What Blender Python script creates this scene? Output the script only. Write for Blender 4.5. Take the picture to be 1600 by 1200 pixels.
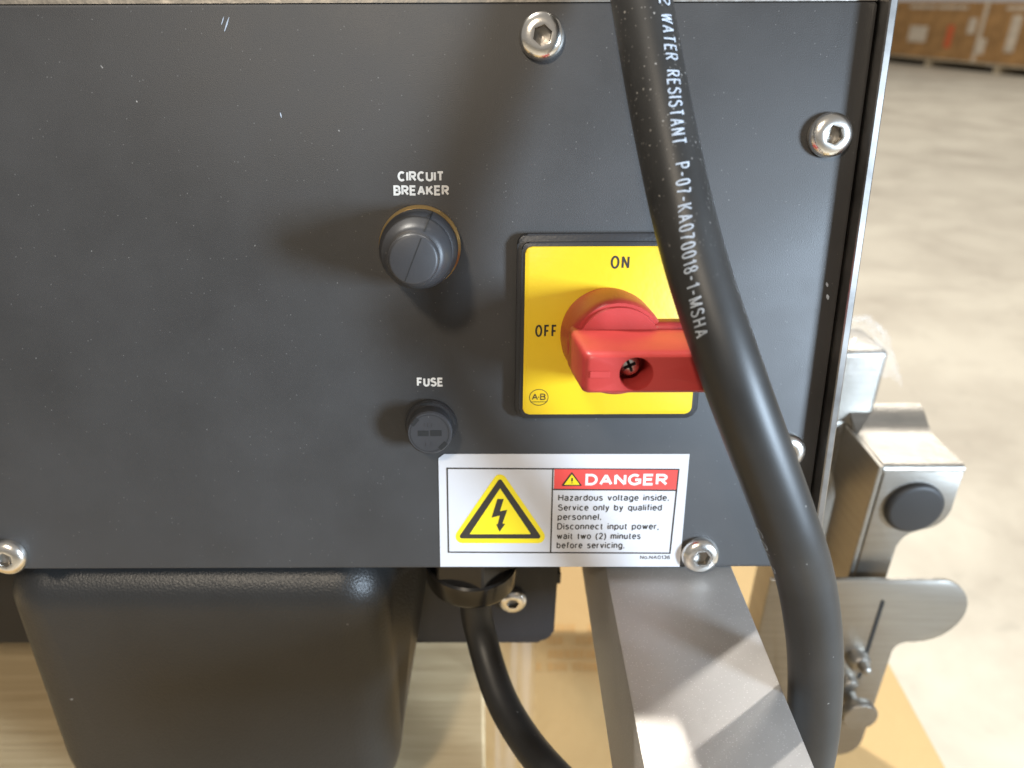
import bpy, bmesh, math, random
from mathutils import Vector, Matrix

random.seed(7)
for o in list(bpy.data.objects):
    bpy.data.objects.remove(o)
scene = bpy.context.scene
COL = scene.collection
rad = math.radians

# ------------------------------------------------------------------ camera
CAM = Vector((0.0, 0.0, 0.95))
PITCH = rad(26.8)          # camera looks down by this much
FPX, CX, CY = 1200.0, 735.0, 600.0
cam_data = bpy.data.cameras.new('camera')
cam_data.sensor_fit = 'HORIZONTAL'
cam_data.sensor_width = 7.0
cam_data.lens = 7.0 * FPX / 1600.0
cam_data.shift_x = (800.0 - CX) / 1600.0
cam_data.clip_start = 0.01
cam_data.clip_end = 200
cam_data.dof.use_dof = True
cam_data.dof.focus_distance = 0.248
cam_data.dof.aperture_fstop = 2.0
cam = bpy.data.objects.new('camera', cam_data)
COL.objects.link(cam)
cam.location = CAM
cam.rotation_euler = (math.pi / 2 - PITCH, 0, 0)
scene.camera = cam
RC = Matrix.Rotation(math.pi / 2 - PITCH, 3, 'X')

# ------------------------------------------------------------------ world and lamps
world = bpy.data.worlds.new('World')
scene.world = world
world.use_nodes = True
wn = world.node_tree
bg = wn.nodes['Background']
bg.inputs[0].default_value = (1.0, 0.95, 0.88, 1)
bg.inputs[1].default_value = 0.29


def area(name, loc, target, power, size, color, size_y=None):
    d = bpy.data.lights.new(name, 'AREA')
    d.energy = power
    d.color = color
    d.size = size
    if size_y:
        d.shape = 'RECTANGLE'
        d.size_y = size_y
    o = bpy.data.objects.new(name, d)
    COL.objects.link(o)
    o.location = loc
    o.rotation_euler = (Vector(target) - Vector(loc)).to_track_quat('-Z', 'Y').to_euler()
    return o


area('door_daylight', (1.06, -0.60, 0.99), (0.03, 0.25, 0.88), 45, 0.23, (0.66, 0.82, 1.0), 0.36)
area('front_lamp', (-0.43, -0.94, 1.95), (-0.1, 0.25, 0.9), 15.5, 0.14, (1.0, 0.86, 0.68))
area('ceiling_lamp_rear', (-1.37, 2.27, 4.9), (0, 0.3, 0.7), 330, 0.12, (1.0, 0.95, 0.86))
area('ceiling_lamp_side', (1.93, 2.28, 4.6), (0, 0.3, 0.7), 72, 0.12, (1.0, 0.96, 0.9))
area('ceiling_lamp_far', (4.5, 7.5, 6.5), (3.2, 6.5, 0.0), 400, 2.5, (1.0, 0.95, 0.86))

vs = scene.view_settings
vs.view_transform = 'Standard'
vs.look = 'None'
vs.exposure = 0.0
vs.gamma = 1.0

# ------------------------------------------------------------------ layout helpers
T_PANEL = rad(9.8)         # the control panel leans back by this much
D = 0.2605
N = Vector((0, -math.cos(T_PANEL), math.sin(T_PANEL)))
U = Vector((0, math.sin(T_PANEL), math.cos(T_PANEL)))
FOOT = CAM - N * D
_m = Matrix(((1, U.x, N.x), (0, U.y, N.y), (0, U.z, N.z)))
_m = Matrix(((1, 0, 0), (0, U.y, N.y), (0, U.z, N.z)))
MP = Matrix.Translation(FOOT) @ _m.to_4x4() @ Matrix.Rotation(rad(0.2), 4, 'Z')
MPI = MP.inverted()        # panel frame: x right, y up the panel, z out of it


def ray(px, py):
    return RC @ Vector(((px - CX) / FPX, (CY - py) / FPX, -1.0))


def at_depth(px, py, zc):
    return CAM + ray(px, py) * zc


def on_panel(px, py, h=0.0):
    o = MPI @ CAM
    d = MPI.to_3x3() @ ray(px, py)
    return o + d * ((h - o.z) / d.z)


def on_level(px, py, z):
    d = ray(px, py)
    return CAM + d * ((z - CAM.z) / d.z)


def on_wall(px, py, y):
    d = ray(px, py)
    return CAM + d * ((y - CAM.y) / d.y)


# ------------------------------------------------------------------ object helpers
def thing(name, label, cat, mat4, group=None):
    o = bpy.data.objects.new(name, None)
    o.empty_display_size = 0.01
    COL.objects.link(o)
    o.matrix_world = mat4
    o['label'] = label
    o['category'] = cat
    if group:
        o['group'] = group
    return o


def obj(name, bm, mat, parent=None, smooth=False, angle=35, mat4=None):
    if isinstance(bm, bmesh.types.BMesh):
        bmesh.ops.recalc_face_normals(bm, faces=bm.faces[:])
        me = bpy.data.meshes.new(name)
        bm.to_mesh(me)
        bm.free()
    else:
        me = bm
    if smooth:
        for p in me.polygons:
            p.use_smooth = True
        me.set_sharp_from_angle(angle=rad(angle))
    me.materials.clear()
    me.materials.append(mat)
    o = bpy.data.objects.new(name, me)
    COL.objects.link(o)
    if parent is not None:
        o.parent = parent
    if mat4 is not None:
        o.matrix_local = mat4
    return o


def tag(o, label, cat, group=None):
    o['label'] = label
    o['category'] = cat
    if group:
        o['group'] = group
    return o


def structure(o):
    o['kind'] = 'structure'
    return o


def box(x0, x1, y0, y1, z0, z1, bevel=0.0, segs=2, bm=None):
    own = bm is None
    b = bmesh.new() if own else bm
    r = bmesh.ops.create_cube(b, size=1.0)
    for v in r['verts']:
        v.co = Vector((x0 + (v.co.x + .5) * (x1 - x0), y0 + (v.co.y + .5) * (y1 - y0), z0 + (v.co.z + .5) * (z1 - z0)))
    if bevel:
        es = list({e for v in r['verts'] for e in v.link_edges})
        bmesh.ops.bevel(b, geom=es, offset=bevel, segments=segs, affect='EDGES', profile=0.5)
    return b


def rings(rows, segs=48, cap0=True, cap1=True, bm=None):
    """rows: (radius or function of angle, z) stacked along z"""
    b = bm or bmesh.new()
    loops = []
    for r, z in rows:
        loop = []
        for i in range(segs):
            a = 2 * math.pi * i / segs
            rr = r(a) if callable(r) else r
            loop.append(b.verts.new((rr * math.cos(a), rr * math.sin(a), z)))
        loops.append(loop)
    for l0, l1 in zip(loops, loops[1:]):
        for i in range(segs):
            j = (i + 1) % segs
            b.faces.new((l0[i], l0[j], l1[j], l1[i]))
    if cap0:
        b.faces.new(list(reversed(loops[0])))
    if cap1:
        b.faces.new(loops[-1])
    return b


def rrect(x0, x1, y0, y1, r, n=6):
    """rounded rectangle outline; r one radius or (bl, br, tr, tl)"""
    rs = r if isinstance(r, (tuple, list)) else (r,) * 4
    pts = []
    for (cx, cy, rr, a0) in ((x0 + rs[0], y0 + rs[0], rs[0], 180), (x1 - rs[1], y0 + rs[1], rs[1], 270),
                             (x1 - rs[2], y1 - rs[2], rs[2], 0), (x0 + rs[3], y1 - rs[3], rs[3], 90)):
        for k in range(n + 1):
            a = rad(a0 + 90.0 * k / n)
            pts.append((cx + rr * math.cos(a), cy + rr * math.sin(a)))
    return pts


def prism(outline, z0, z1, bevel=0.0, segs=2, bm=None):
    b = bm or bmesh.new()
    lo = [b.verts.new((x, y, z0)) for x, y in outline]
    hi = [b.verts.new((x, y, z1)) for x, y in outline]
    n = len(outline)
    b.faces.new(list(reversed(lo)))
    top = b.faces.new(hi)
    for i in range(n):
        j = (i + 1) % n
        b.faces.new((lo[i], lo[j], hi[j], hi[i]))
    if bevel:
        bmesh.ops.bevel(b, geom=list(top.edges), offset=bevel, segments=segs, affect='EDGES', profile=0.5)
    return b


def ribbon(outline, width, z0, z1, bm=None):
    """closed line of given width following outline (mitred)"""
    b = bm or bmesh.new()
    n = len(outline)
    P = [Vector(p) for p in outline]
    ins = []
    for i in range(n):
        d0 = (P[i] - P[i - 1]).normalized()
        d1 = (P[(i + 1) % n] - P[i]).normalized()
        n0 = Vector((-d0.y, d0.x))
        n1 = Vector((-d1.y, d1.x))
        m = (n0 + n1)
        m = m / max(0.2, m.length_squared) * 2
        ins.append(P[i] + m * width)
    for i in range(n):
        j = (i + 1) % n
        q = [P[i], P[j], ins[j], ins[i]]
        lo = [b.verts.new((v.x, v.y, z0)) for v in q]
        hi = [b.verts.new((v.x, v.y, z1)) for v in q]
        b.faces.new(hi)
        for k in range(4):
            b.faces.new((lo[k], lo[(k + 1) % 4], hi[(k + 1) % 4], hi[k]))
    return b


def spline(ctrl, n):
    """Catmull-Rom through control points"""
    P = [Vector(c) for c in ctrl]
    P = [P[0] * 2 - P[1]] + P + [P[-1] * 2 - P[-2]]
    out = []
    for i in range(1, len(P) - 2):
        for k in range(n):
            t = k / n
            a, b, c, d = P[i - 1], P[i], P[i + 1], P[i + 2]
            out.append(0.5 * ((2 * b) + (c - a) * t + (2 * a - 5 * b + 4 * c - d) * t * t + (3 * b - a - 3 * c + d) * t ** 3))
    out.append(P[-2].copy())
    return out


def tube(path, r, segs=40):
    b = bmesh.new()
    prev = None
    nrm = None
    loops = []
    for i, p in enumerate(path):
        t = (path[min(i + 1, len(path) - 1)] - path[max(i - 1, 0)]).normalized()
        if nrm is None:
            nrm = t.orthogonal().normalized()
        else:
            nrm = (nrm - t * nrm.dot(t)).normalized()
        bi = t.cross(nrm)
        loops.append([b.verts.new(p + (nrm * math.cos(2 * math.pi * k / segs) + bi * math.sin(2 * math.pi * k / segs)) * r) for k in range(segs)])
    for l0, l1 in zip(loops, loops[1:]):
        for i in range(segs):
            j = (i + 1) % segs
            b.faces.new((l0[i], l0[j], l1[j], l1[i]))
    b.faces.new(list(reversed(loops[0])))
    b.faces.new(loops[-1])
    return b


def A_(cx, cy, rx, ry, a0, a1, n=14):
    n = max(4, int(abs(a1 - a0) / 360 * 28))
    return [(cx + rx * math.cos(rad(a0 + (a1 - a0) * k / n)), cy + ry * math.sin(rad(a0 + (a1 - a0) * k / n))) for k in range(n + 1)]


# plain sans-serif letters as pen strokes: width, strokes; cap height 1, x-height 0.72
XH = 0.72
HX = XH / 2


def bowl(cx=.25, r=.25):
    return A_(cx, HX, r, HX, 0, 360)


LET = {
    ' ': (.28, []),
    'A': (.68, [[(0, 0), (.34, 1), (.68, 0)], [(.13, .33), (.55, .33)]]),
    'B': (.58, [[(.32, .53), (0, .53)], [(0, 0), (.32, 0)] + A_(.32, .265, .26, .265, -90, 90) + [(.30, .53)] + A_(.30, .765, .24, .235, -90, 90) + [(0, 1), (0, 0)]]),
    'C': (.64, [A_(.34, .5, .34, .5, 48, 312)]),
    'D': (.62, [[(0, 0), (.26, 0)] + A_(.26, .5, .36, .5, -90, 90) + [(0, 1), (0, 0)]]),
    'E': (.54, [[(.54, 0), (0, 0), (0, 1), (.53, 1)], [(0, .52), (.48, .52)]]),
    'F': (.50, [[(0, 0), (0, 1), (.50, 1)], [(0, .50), (.44, .50)]]),
    'G': (.70, [A_(.35, .5, .35, .5, 48, 305) + [(.68, .16), (.68, .48), (.38, .48)]]),
    'H': (.60, [[(0, 0), (0, 1)], [(.60, 0), (.60, 1)], [(0, .52), (.60, .52)]]),
    'I': (.0, [[(0, 0), (0, 1)]]),
    'K': (.60, [[(0, 0), (0, 1)], [(.56, 1), (.02, .38)], [(.20, .58), (.60, 0)]]),
    'L': (.48, [[(0, 1), (0, 0), (.48, 0)]]),
    'M': (.74, [[(0, 0), (0, 1), (.37, .05), (.74, 1), (.74, 0)]]),
    'N': (.60, [[(0, 0), (0, 1), (.60, 0), (.60, 1)]]),
    'O': (.72, [A_(.36, .5, .36, .5, 0, 360)]),
    'P': (.56, [[(0, 0), (0, 1), (.30, 1)] + A_(.30, .735, .26, .265, 90, -90) + [(0, .47)]]),
    'R': (.60, [[(0, 0), (0, 1), (.32, 1)] + A_(.32, .745, .25, .255, 90, -90) + [(0, .49)], [(.26, .49), (.60, 0)]]),
    'S': (.58, [A_(.28, .745, .26, .255, 25, 200) + A_(.29, .265, .29, .265, 68, -160)]),
    'T': (.60, [[(0, 1), (.60, 1)], [(.30, 0), (.30, 1)]]),
    'U': (.58, [[(0, 1), (0, .30)] + A_(.29, .30, .29, .30, 180, 360) + [(.58, 1)]]),
    'W': (.96, [[(0, 1), (.24, 0), (.48, .95), (.72, 0), (.96, 1)]]),
    '0': (.50, [A_(.25, .68, .25, .32, 0, 180) + A_(.25, .32, .25, .32, 180, 360) + [(.5, .68)]]),
    '1': (.24, [[(0, .76), (.12, .82), (.24, 1), (.24, 0)]]),
    '2': (.50, [A_(.25, .73, .24, .27, 170, -32) + [(.02, .03), (0, 0), (.50, 0)]]),
    '3': (.50, [A_(.25, .75, .23, .25, 160, -88), A_(.25, .26, .25, .26, 88, -160)]),
    '6': (.50, [A_(.25, .31, .25, .31, 0, 360), [(0, .34), (.02, .62), (.10, .85), (.26, 1), (.40, .97), (.47, .84)]]),
    '7': (.48, [[(0, 1), (.48, 1), (.28, .55), (.18, 0)]]),
    '8': (.50, [A_(.25, .76, .22, .24, 0, 360), A_(.25, .26, .25, .26, 0, 360)]),
    '-': (.40, [[(0, .46), (.40, .46)]]),
    '.': (.06, [[(-.03, -.01), (.09, -.01)], [(-.03, .06), (.09, .06)]]),
    ',': (.04, [[(.03, .06), (.03, -.06), (-.03, -.18)]]),
    '!': (.0, [[(0, -.06), (0, .08)], [(0, .30), (0, 1)]]),
    '(': (.20, [A_(.40, .38, .40, .66, 118, 242)]),
    ')': (.20, [A_(-.20, .38, .40, .66, 62, -62)]),
    'a': (.48, [A_(.24, .54, .22, .18, 165, 0) + [(.46, .10), (.52, 0)], A_(.22, .20, .22, .20, 75, 300) + [(.46, .16), (.46, .44), (.26, .40)]]),
    'b': (.48, [[(0, 0), (0, 1)], bowl(.245, .245)]),
    'c': (.46, [A_(.25, HX, .25, HX, 45, 315)]),
    'd': (.48, [[(.49, 0), (.49, 1)], bowl(.245, .245)]),
    'e': (.48, [[(.02, .38), (.49, .38)] + A_(.25, HX, .24, HX, 5, 318)]),
    'f': (.24, [[(.10, 0), (.10, .84), (.14, .96), (.28, 1)], [(0, .70), (.27, .70)]]),
    'g': (.48, [[(.49, XH), (.49, -.06)] + A_(.25, -.06, .24, .20, 0, -150), bowl(.245, .245)]),
    'h': (.44, [[(0, 0), (0, 1)], [(0, .44)] + A_(.23, .48, .22, .24, 170, 0) + [(.45, 0)]]),
    'i': (.0, [[(0, 0), (0, XH)], [(0, .90), (0, 1.02)]]),
    'l': (.0, [[(0, 0), (0, 1)]]),
    'm': (.76, [[(0, 0), (0, XH)], [(0, .44)] + A_(.20, .50, .18, .22, 170, 0) + [(.38, 0)], [(.38, .44)] + A_(.58, .50, .18, .22, 170, 0) + [(.76, 0)]]),
    'n': (.44, [[(0, 0), (0, XH)], [(0, .44)] + A_(.23, .48, .21, .24, 170, 0) + [(.44, 0)]]),
    'o': (.50, [bowl()]),
    'p': (.48, [[(0, XH), (0, -.26)], bowl(.245, .245)]),
    'q': (.48, [[(.49, XH), (.49, -.26)], bowl(.245, .245)]),
    'r': (.24, [[(0, 0), (0, XH)], [(0, .46), (.06, .62), (.14, .69), (.26, .70)]]),
    's': (.42, [A_(.21, .54, .19, .18, 25, 200) + A_(.21, .19, .21, .19, 68, -160)]),
    't': (.24, [[(.10, .92), (.10, .12), (.14, .02), (.27, .01)], [(0, .70), (.26, .70)]]),
    'u': (.44, [[(0, XH), (0, .24)] + A_(.21, .24, .21, .24, 180, 350) + [(.44, .28)], [(.44, 0), (.44, XH)]]),
    'v': (.46, [[(0, XH), (.23, 0), (.46, XH)]]),
    'w': (.70, [[(0, XH), (.18, 0), (.35, .68), (.52, 0), (.70, XH)]]),
    'y': (.46, [[(0, XH), (.24, .02)], [(.46, XH), (.20, -.14), (.12, -.25), (0, -.26)]]),
    'z': (.42, [[(0, XH), (.42, XH), (0, 0), (.42, 0)]]),
}


def pen(points, w):
    """polyline -> quads of width w, mitred; closed when ends meet"""
    P = []
    for q in points:
        q = Vector(q)
        if not P or (q - P[-1]).length > 1e-7:
            P.append(q)
    closed = (P[0] - P[-1]).length < w * 0.05 and len(P) > 4
    if closed:
        P.pop()
    n = len(P)
    L_, R_ = [], []
    for i in range(n):
        if closed or 0 < i < n - 1:
            d0 = (P[i] - P[i - 1]).normalized()
            d1 = (P[(i + 1) % n] - P[i]).normalized()
        else:
            d0 = d1 = ((P[1] - P[0]) if i == 0 else (P[-1] - P[-2])).normalized()
        m = Vector((-d0.y, d0.x)) + Vector((-d1.y, d1.x))
        m = m * 2 / max(m.length_squared, 0.9) * (w / 2)
        L_.append(P[i] + m)
        R_.append(P[i] - m)
    quads = []
    for i in range(n if closed else n - 1):
        j = (i + 1) % n
        quads.append((R_[i], R_[j], L_[j], L_[i]))
    return quads


def split_sharp(strokes):
    out = []
    for st in strokes:
        cur = [st[0]]
        for i in range(1, len(st)):
            cur.append(st[i])
            if i < len(st) - 1:
                d0 = Vector(st[i]) - Vector(st[i - 1])
                d1 = Vector(st[i + 1]) - Vector(st[i])
                if d0.length > 1e-6 and d1.length > 1e-6 and d0.angle(d1) > rad(100):
                    out.append(cur)
                    cur = [st[i]]
        out.append(cur)
    return out


def glyphs(s, width, cap, stroke, gap=0.2):
    """quads (x, y, layer) of text whose ink is exactly width wide and cap tall, baseline at 0"""
    # gap is in cap heights between inks; x scale solved so that the line fits
    total = sum(LET[c][0] for c in s)
    nink = sum(1 for c in s)
    sx = (width - nink * stroke) / max(1e-6, total + gap * (len(s) - 1))
    x = 0.0
    out = []
    lay = 0
    for c in s:
        w, strokes = LET[c]
        for st in split_sharp(strokes):
            pts = [(x + stroke / 2 + px * sx, stroke / 2 + py * (cap - stroke)) for px, py in st]
            for q in pen(pts, stroke):
                out.append((q, lay % 3))
            lay += 1
        x += w * sx + stroke + gap * sx
    return out


def panel_text(name, s, x0, x1, ybase, ycap, mat, parent, origin, h=0.0, weight=0.14, gap=0.2):
    """print s so that it fills pixel columns x0..x1 of the photograph's panel plane at height h"""
    a = on_panel(x0, ybase, h)
    b_ = on_panel(x1, ybase, h)
    c = on_panel(x0, ycap, h)
    wd, cp = b_.x - a.x, c.y - a.y
    bm = bmesh.new()
    for q, lay in glyphs(s, wd, cp, weight * cp, gap):
        bm.faces.new([bm.verts.new(Vector((a.x + v.x, a.y + v.y + (b_.y - a.y) * v.x / wd, h + lay * 4e-6)) - origin) for v in q])
    return obj(name, bm, mat, parent)


# ------------------------------------------------------------------ materials
def mat_base(name):
    m = bpy.data.materials.new(name)
    m.use_nodes = True
    nt = m.node_tree
    return m, nt, nt.nodes['Principled BSDF']


def setin(node, **kw):
    for k, v in kw.items():
        node.inputs[k.replace('_', ' ')].default_value = v


def material(name, color, rough=0.5, metallic=0.0, grain=None, bump=0.0, var=0.0, var_scale=20.0, specks=None,
             rough_var=0.0, stretch=None, spec=0.5, voronoi_bump=None):
    m, nt, p = mat_base(name)
    L = nt.links
    setin(p, Roughness=rough, Metallic=metallic)
    p.inputs['Specular IOR Level'].default_value = spec
    p.inputs['Base Color'].default_value = (*color, 1)
    tc = nt.nodes.new('ShaderNodeTexCoord')
    src = tc.outputs['Object']
    if stretch:
        mp = nt.nodes.new('ShaderNodeMapping')
        mp.inputs['Scale'].default_value = stretch
        L.new(src, mp.inputs['Vector'])
        src = mp.outputs['Vector']
    colour = None
    if var:
        n = nt.nodes.new('ShaderNodeTexNoise')
        n.inputs['Scale'].default_value = var_scale
        n.inputs['Detail'].default_value = 6
        n.inputs['Roughness'].default_value = 0.6
        L.new(src, n.inputs['Vector'])
        mr = nt.nodes.new('ShaderNodeMapRange')
        setin(mr, From_Min=0.3, From_Max=0.7, To_Min=1 - var, To_Max=1 + var)
        L.new(n.outputs['Fac'], mr.inputs['Value'])
        mx = nt.nodes.new('ShaderNodeMix')
        mx.data_type = 'RGBA'
        mx.blend_type = 'MULTIPLY'
        mx.inputs['Factor'].default_value = 1
        mx.inputs['A'].default_value = (*color, 1)
        L.new(mr.outputs['Result'], mx.inputs['B'])
        colour = mx.outputs['Result']
        if rough_var:
            m2 = nt.nodes.new('ShaderNodeMapRange')
            setin(m2, From_Min=0.3, From_Max=0.7, To_Min=rough - rough_var, To_Max=rough + rough_var)
            L.new(n.outputs['Fac'], m2.inputs['Value'])
            L.new(m2.outputs['Result'], p.inputs['Roughness'])
    if specks:
        # specks: list of (cells per metre, radius in cells, share of cells, strength, colour)
        for (sc, rd, share, stren, col, *zwin) in specks:
            nz = nt.nodes.new('ShaderNodeTexNoise')
            nz.inputs['Scale'].default_value = sc * 3
            L.new(tc.outputs['Object'], nz.inputs['Vector'])
            add = nt.nodes.new('ShaderNodeMix')
            add.data_type = 'VECTOR'
            add.inputs['Factor'].default_value = 0.35 / sc
            L.new(tc.outputs['Object'], add.inputs['A'])
            L.new(nz.outputs['Color'], add.inputs['B'])
            vo = nt.nodes.new('ShaderNodeTexVoronoi')
            vo.inputs['Scale'].default_value = sc
            L.new(add.outputs['Result'], vo.inputs['Vector'])
            lt = nt.nodes.new('ShaderNodeMapRange')
            setin(lt, From_Min=rd, From_Max=rd * 0.5, To_Min=0.0, To_Max=stren)
            L.new(vo.outputs['Distance'], lt.inputs['Value'])
            sp = nt.nodes.new('ShaderNodeSeparateColor')
            L.new(vo.outputs['Color'], sp.inputs['Color'])
            gt = nt.nodes.new('ShaderNodeMath')
            gt.operation = 'LESS_THAN'
            gt.inputs[1].default_value = share
            L.new(sp.outputs['Red'], gt.inputs[0])
            mu = nt.nodes.new('ShaderNodeMath')
            mu.operation = 'MULTIPLY'
            L.new(gt.outputs[0], mu.inputs[0])
            L.new(lt.outputs['Result'], mu.inputs[1])
            if zwin:      # dust that has settled only along one stretch of the thing
                sx_ = nt.nodes.new('ShaderNodeSeparateXYZ')
                L.new(tc.outputs['Object'], sx_.inputs['Vector'])
                zr_ = nt.nodes.new('ShaderNodeMapRange')
                setin(zr_, From_Min=zwin[0], From_Max=zwin[1], To_Min=0.0, To_Max=1.0)
                L.new(sx_.outputs['Z'], zr_.inputs['Value'])
                m3 = nt.nodes.new('ShaderNodeMath')
                m3.operation = 'MULTIPLY'
                L.new(mu.outputs[0], m3.inputs[0])
                L.new(zr_.outputs['Result'], m3.inputs[1])
                mu = m3
            mx = nt.nodes.new('ShaderNodeMix')
            mx.data_type = 'RGBA'
            mx.inputs['A'].default_value = (*color, 1)
            mx.inputs['B'].default_value = (*col, 1)
            if colour is not None:
                L.new(colour, mx.inputs['A'])
            L.new(mu.outputs[0], mx.inputs['Factor'])
            colour = mx.outputs['Result']
    if colour is not None:
        L.new(colour, p.inputs['Base Color'])
    if grain:
        n = nt.nodes.new('ShaderNodeTexNoise')
        n.inputs['Scale'].default_value = grain
        n.inputs['Detail'].default_value = 3
        L.new(src, n.inputs['Vector'])
        b = nt.nodes.new('ShaderNodeBump')
        b.inputs['Strength'].default_value = bump
        b.inputs['Distance'].default_value = 0.6 / grain
        L.new(n.outputs['Fac'], b.inputs['Height'])
        L.new(b.outputs['Normal'], p.inputs['Normal'])
    if voronoi_bump:
        sc, st = voronoi_bump
        n = nt.nodes.new('ShaderNodeTexVoronoi')
        n.inputs['Scale'].default_value = sc
        L.new(src, n.inputs['Vector'])
        b = nt.nodes.new('ShaderNodeBump')
        b.inputs['Strength'].default_value = st
        b.inputs['Distance'].default_value = 0.5 / sc
        b.invert = True
        L.new(n.outputs['Distance'], b.inputs['Height'])
        L.new(b.outputs['Normal'], p.inputs['Normal'])
    return m


DUST = (0.55, 0.53, 0.5)
M_panel = material('black_powder_coat', (0.036, 0.035, 0.035), 0.5, grain=2900, bump=0.3, var=0.16, var_scale=16, rough_var=0.07,
                   specks=[(95, 0.034, 0.30, 0.40, DUST), (420, 0.10, 0.10, 0.22, DUST), (38, 0.012, 0.35, 0.6, DUST), (900, 0.22, 0.05, 0.14, DUST)])
M_dark = material('black_sheet_metal', (0.012, 0.012, 0.013), 0.45, grain=900, bump=0.2)
M_rear = material('navy_black_paint', (0.010, 0.011, 0.015), 0.5, grain=900, bump=0.2, var=0.1)
M_cover = material('grained_black_plastic', (0.021, 0.0205, 0.020), 0.40, voronoi_bump=(1150, 0.28), var=0.1, var_scale=30,
                   specks=[(80, 0.05, 0.2, 0.5, DUST)])
M_rubber = material('black_rubber', (0.032, 0.032, 0.035), 0.46, grain=2600, bump=0.12, var=0.12, var_scale=90,
                    specks=[(700, 0.16, 0.05, 0.35, DUST)])
M_cable = material('black_cable_jacket', (0.019, 0.0185, 0.018), 0.45, grain=2500, bump=0.10, var=0.3, var_scale=45,
                   specks=[(420, 0.13, 0.035, 0.35, DUST), (150, 0.05, 0.14, 0.5, DUST), (700, 0.26, 0.16, 0.6, DUST, 0.375, 0.45), (1300, 0.3, 0.12, 0.35, DUST, 0.37, 0.45)])
M_black = material('black_plastic', (0.022, 0.022, 0.024), 0.42, grain=900, bump=0.12, var=0.15,
                   specks=[(330, 0.12, 0.12, 0.35, DUST)])
M_gland = material('glossy_black_nylon', (0.012, 0.011, 0.010), 0.22)
M_gland2 = material('dull_black_plug', (0.016, 0.015, 0.015), 0.55, var=0.1)
M_deep = material('black_recess', (0.006, 0.006, 0.006), 0.7)
M_yellow = material('yellow_plastic', (0.72, 0.49, 0.012), 0.38, grain=400, bump=0.04, var=0.03, var_scale=40,
                    specks=[(160, 0.04, 0.25, 0.5, (0.85, 0.8, 0.6))])
M_red = material('red_plastic', (0.43, 0.040, 0.036), 0.42, grain=500, bump=0.05, var=0.06, var_scale=60,
                 specks=[(260, 0.05, 0.25, 0.45, (0.8, 0.5, 0.45))])
M_ink = material('black_ink', (0.015, 0.014, 0.012), 0.6)
M_white_ink = material('white_ink', (0.66, 0.65, 0.62), 0.6, var=0.08, var_scale=900)
M_cable_ink = material('grey_white_ink', (0.34, 0.38, 0.44), 0.6, var=0.3, var_scale=700)
M_label = material('white_vinyl', (0.56, 0.56, 0.58), 0.32, grain=300, bump=0.03, var=0.02)
M_lyellow = material('warning_yellow_ink', (0.80, 0.64, 0.02), 0.35)
M_lred = material('danger_red_ink', (0.72, 0.075, 0.065), 0.35)
M_lblack = material('label_black_ink', (0.035, 0.03, 0.025), 0.4)
M_chrome = material('polished_steel', (0.88, 0.85, 0.80), 0.24, 1.0, grain=900, bump=0.05)
M_steel = material('stainless_steel', (0.32, 0.30, 0.27), 0.42, 1.0, grain=160, bump=0.10, var=0.09, var_scale=22, stretch=(1, 1, 14))
M_edge = material('cut_steel_edge', (0.40, 0.385, 0.37), 0.3, 1.0, var=0.45, var_scale=38)  # strong blotches in the colour stand for reflections along the edge
M_brass = material('brass', (0.72, 0.48, 0.20), 0.3, 1.0)
M_alu = material('satin_aluminium', (0.42, 0.40, 0.38), 0.48, 0.55, grain=3600, bump=0.45, var=0.08, var_scale=35, rough_var=0.06,
                 specks=[(300, 0.08, 0.06, 0.4, (0.8, 0.8, 0.8)), (1500, 0.34, 0.25, 0.45, (0.75, 0.74, 0.72))])  # pale specks paint the sparkle of the satin metal into its colour
M_card = material('cardboard', (0.39, 0.262, 0.115), 0.8, grain=120, bump=0.1, var=0.07, var_scale=9)
M_cardprint = material('faded_brown_print', (0.40, 0.24, 0.09), 0.85)
M_boxcard = material('far_cardboard', (0.36, 0.20, 0.075), 0.85, var=0.3, var_scale=5)
M_boxwhite = material('white_paper_label', (0.6, 0.52, 0.42), 0.8, var=0.25, var_scale=9)
M_boxred = material('orange_red_sticker', (0.6, 0.12, 0.04), 0.7)
M_pal = material('weathered_pallet_wood', (0.48, 0.40, 0.28), 0.8, var=0.25, var_scale=8, stretch=(1, 6, 6))


def wood_material():
    m, nt, p = mat_base('pale_sawn_timber')
    L = nt.links
    tc = nt.nodes.new('ShaderNodeTexCoord')
    mp = nt.nodes.new('ShaderNodeMapping')
    mp.inputs['Scale'].default_value = (1.2, 26, 26)
    L.new(tc.outputs['Object'], mp.inputs['Vector'])
    n = nt.nodes.new('ShaderNodeTexNoise')
    setin(n, Scale=4.0, Detail=8, Roughness=0.65, Distortion=0.6)
    L.new(mp.outputs['Vector'], n.inputs['Vector'])
    cr = nt.nodes.new('ShaderNodeValToRGB')
    e = cr.color_ramp.elements
    e[0].position = 0.30
    e[0].color = (0.46, 0.34, 0.19, 1)
    e[1].position = 0.68
    e[1].color = (0.60, 0.47, 0.28, 1)
    L.new(n.outputs['Fac'], cr.inputs['Fac'])
    L.new(cr.outputs['Color'], p.inputs['Base Color'])
    p.inputs['Roughness'].default_value = 0.75
    b = nt.nodes.new('ShaderNodeBump')
    setin(b, Strength=0.35, Distance=0.003)
    L.new(n.outputs['Fac'], b.inputs['Height'])
    L.new(b.outputs['Normal'], p.inputs['Normal'])
    return m


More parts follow.
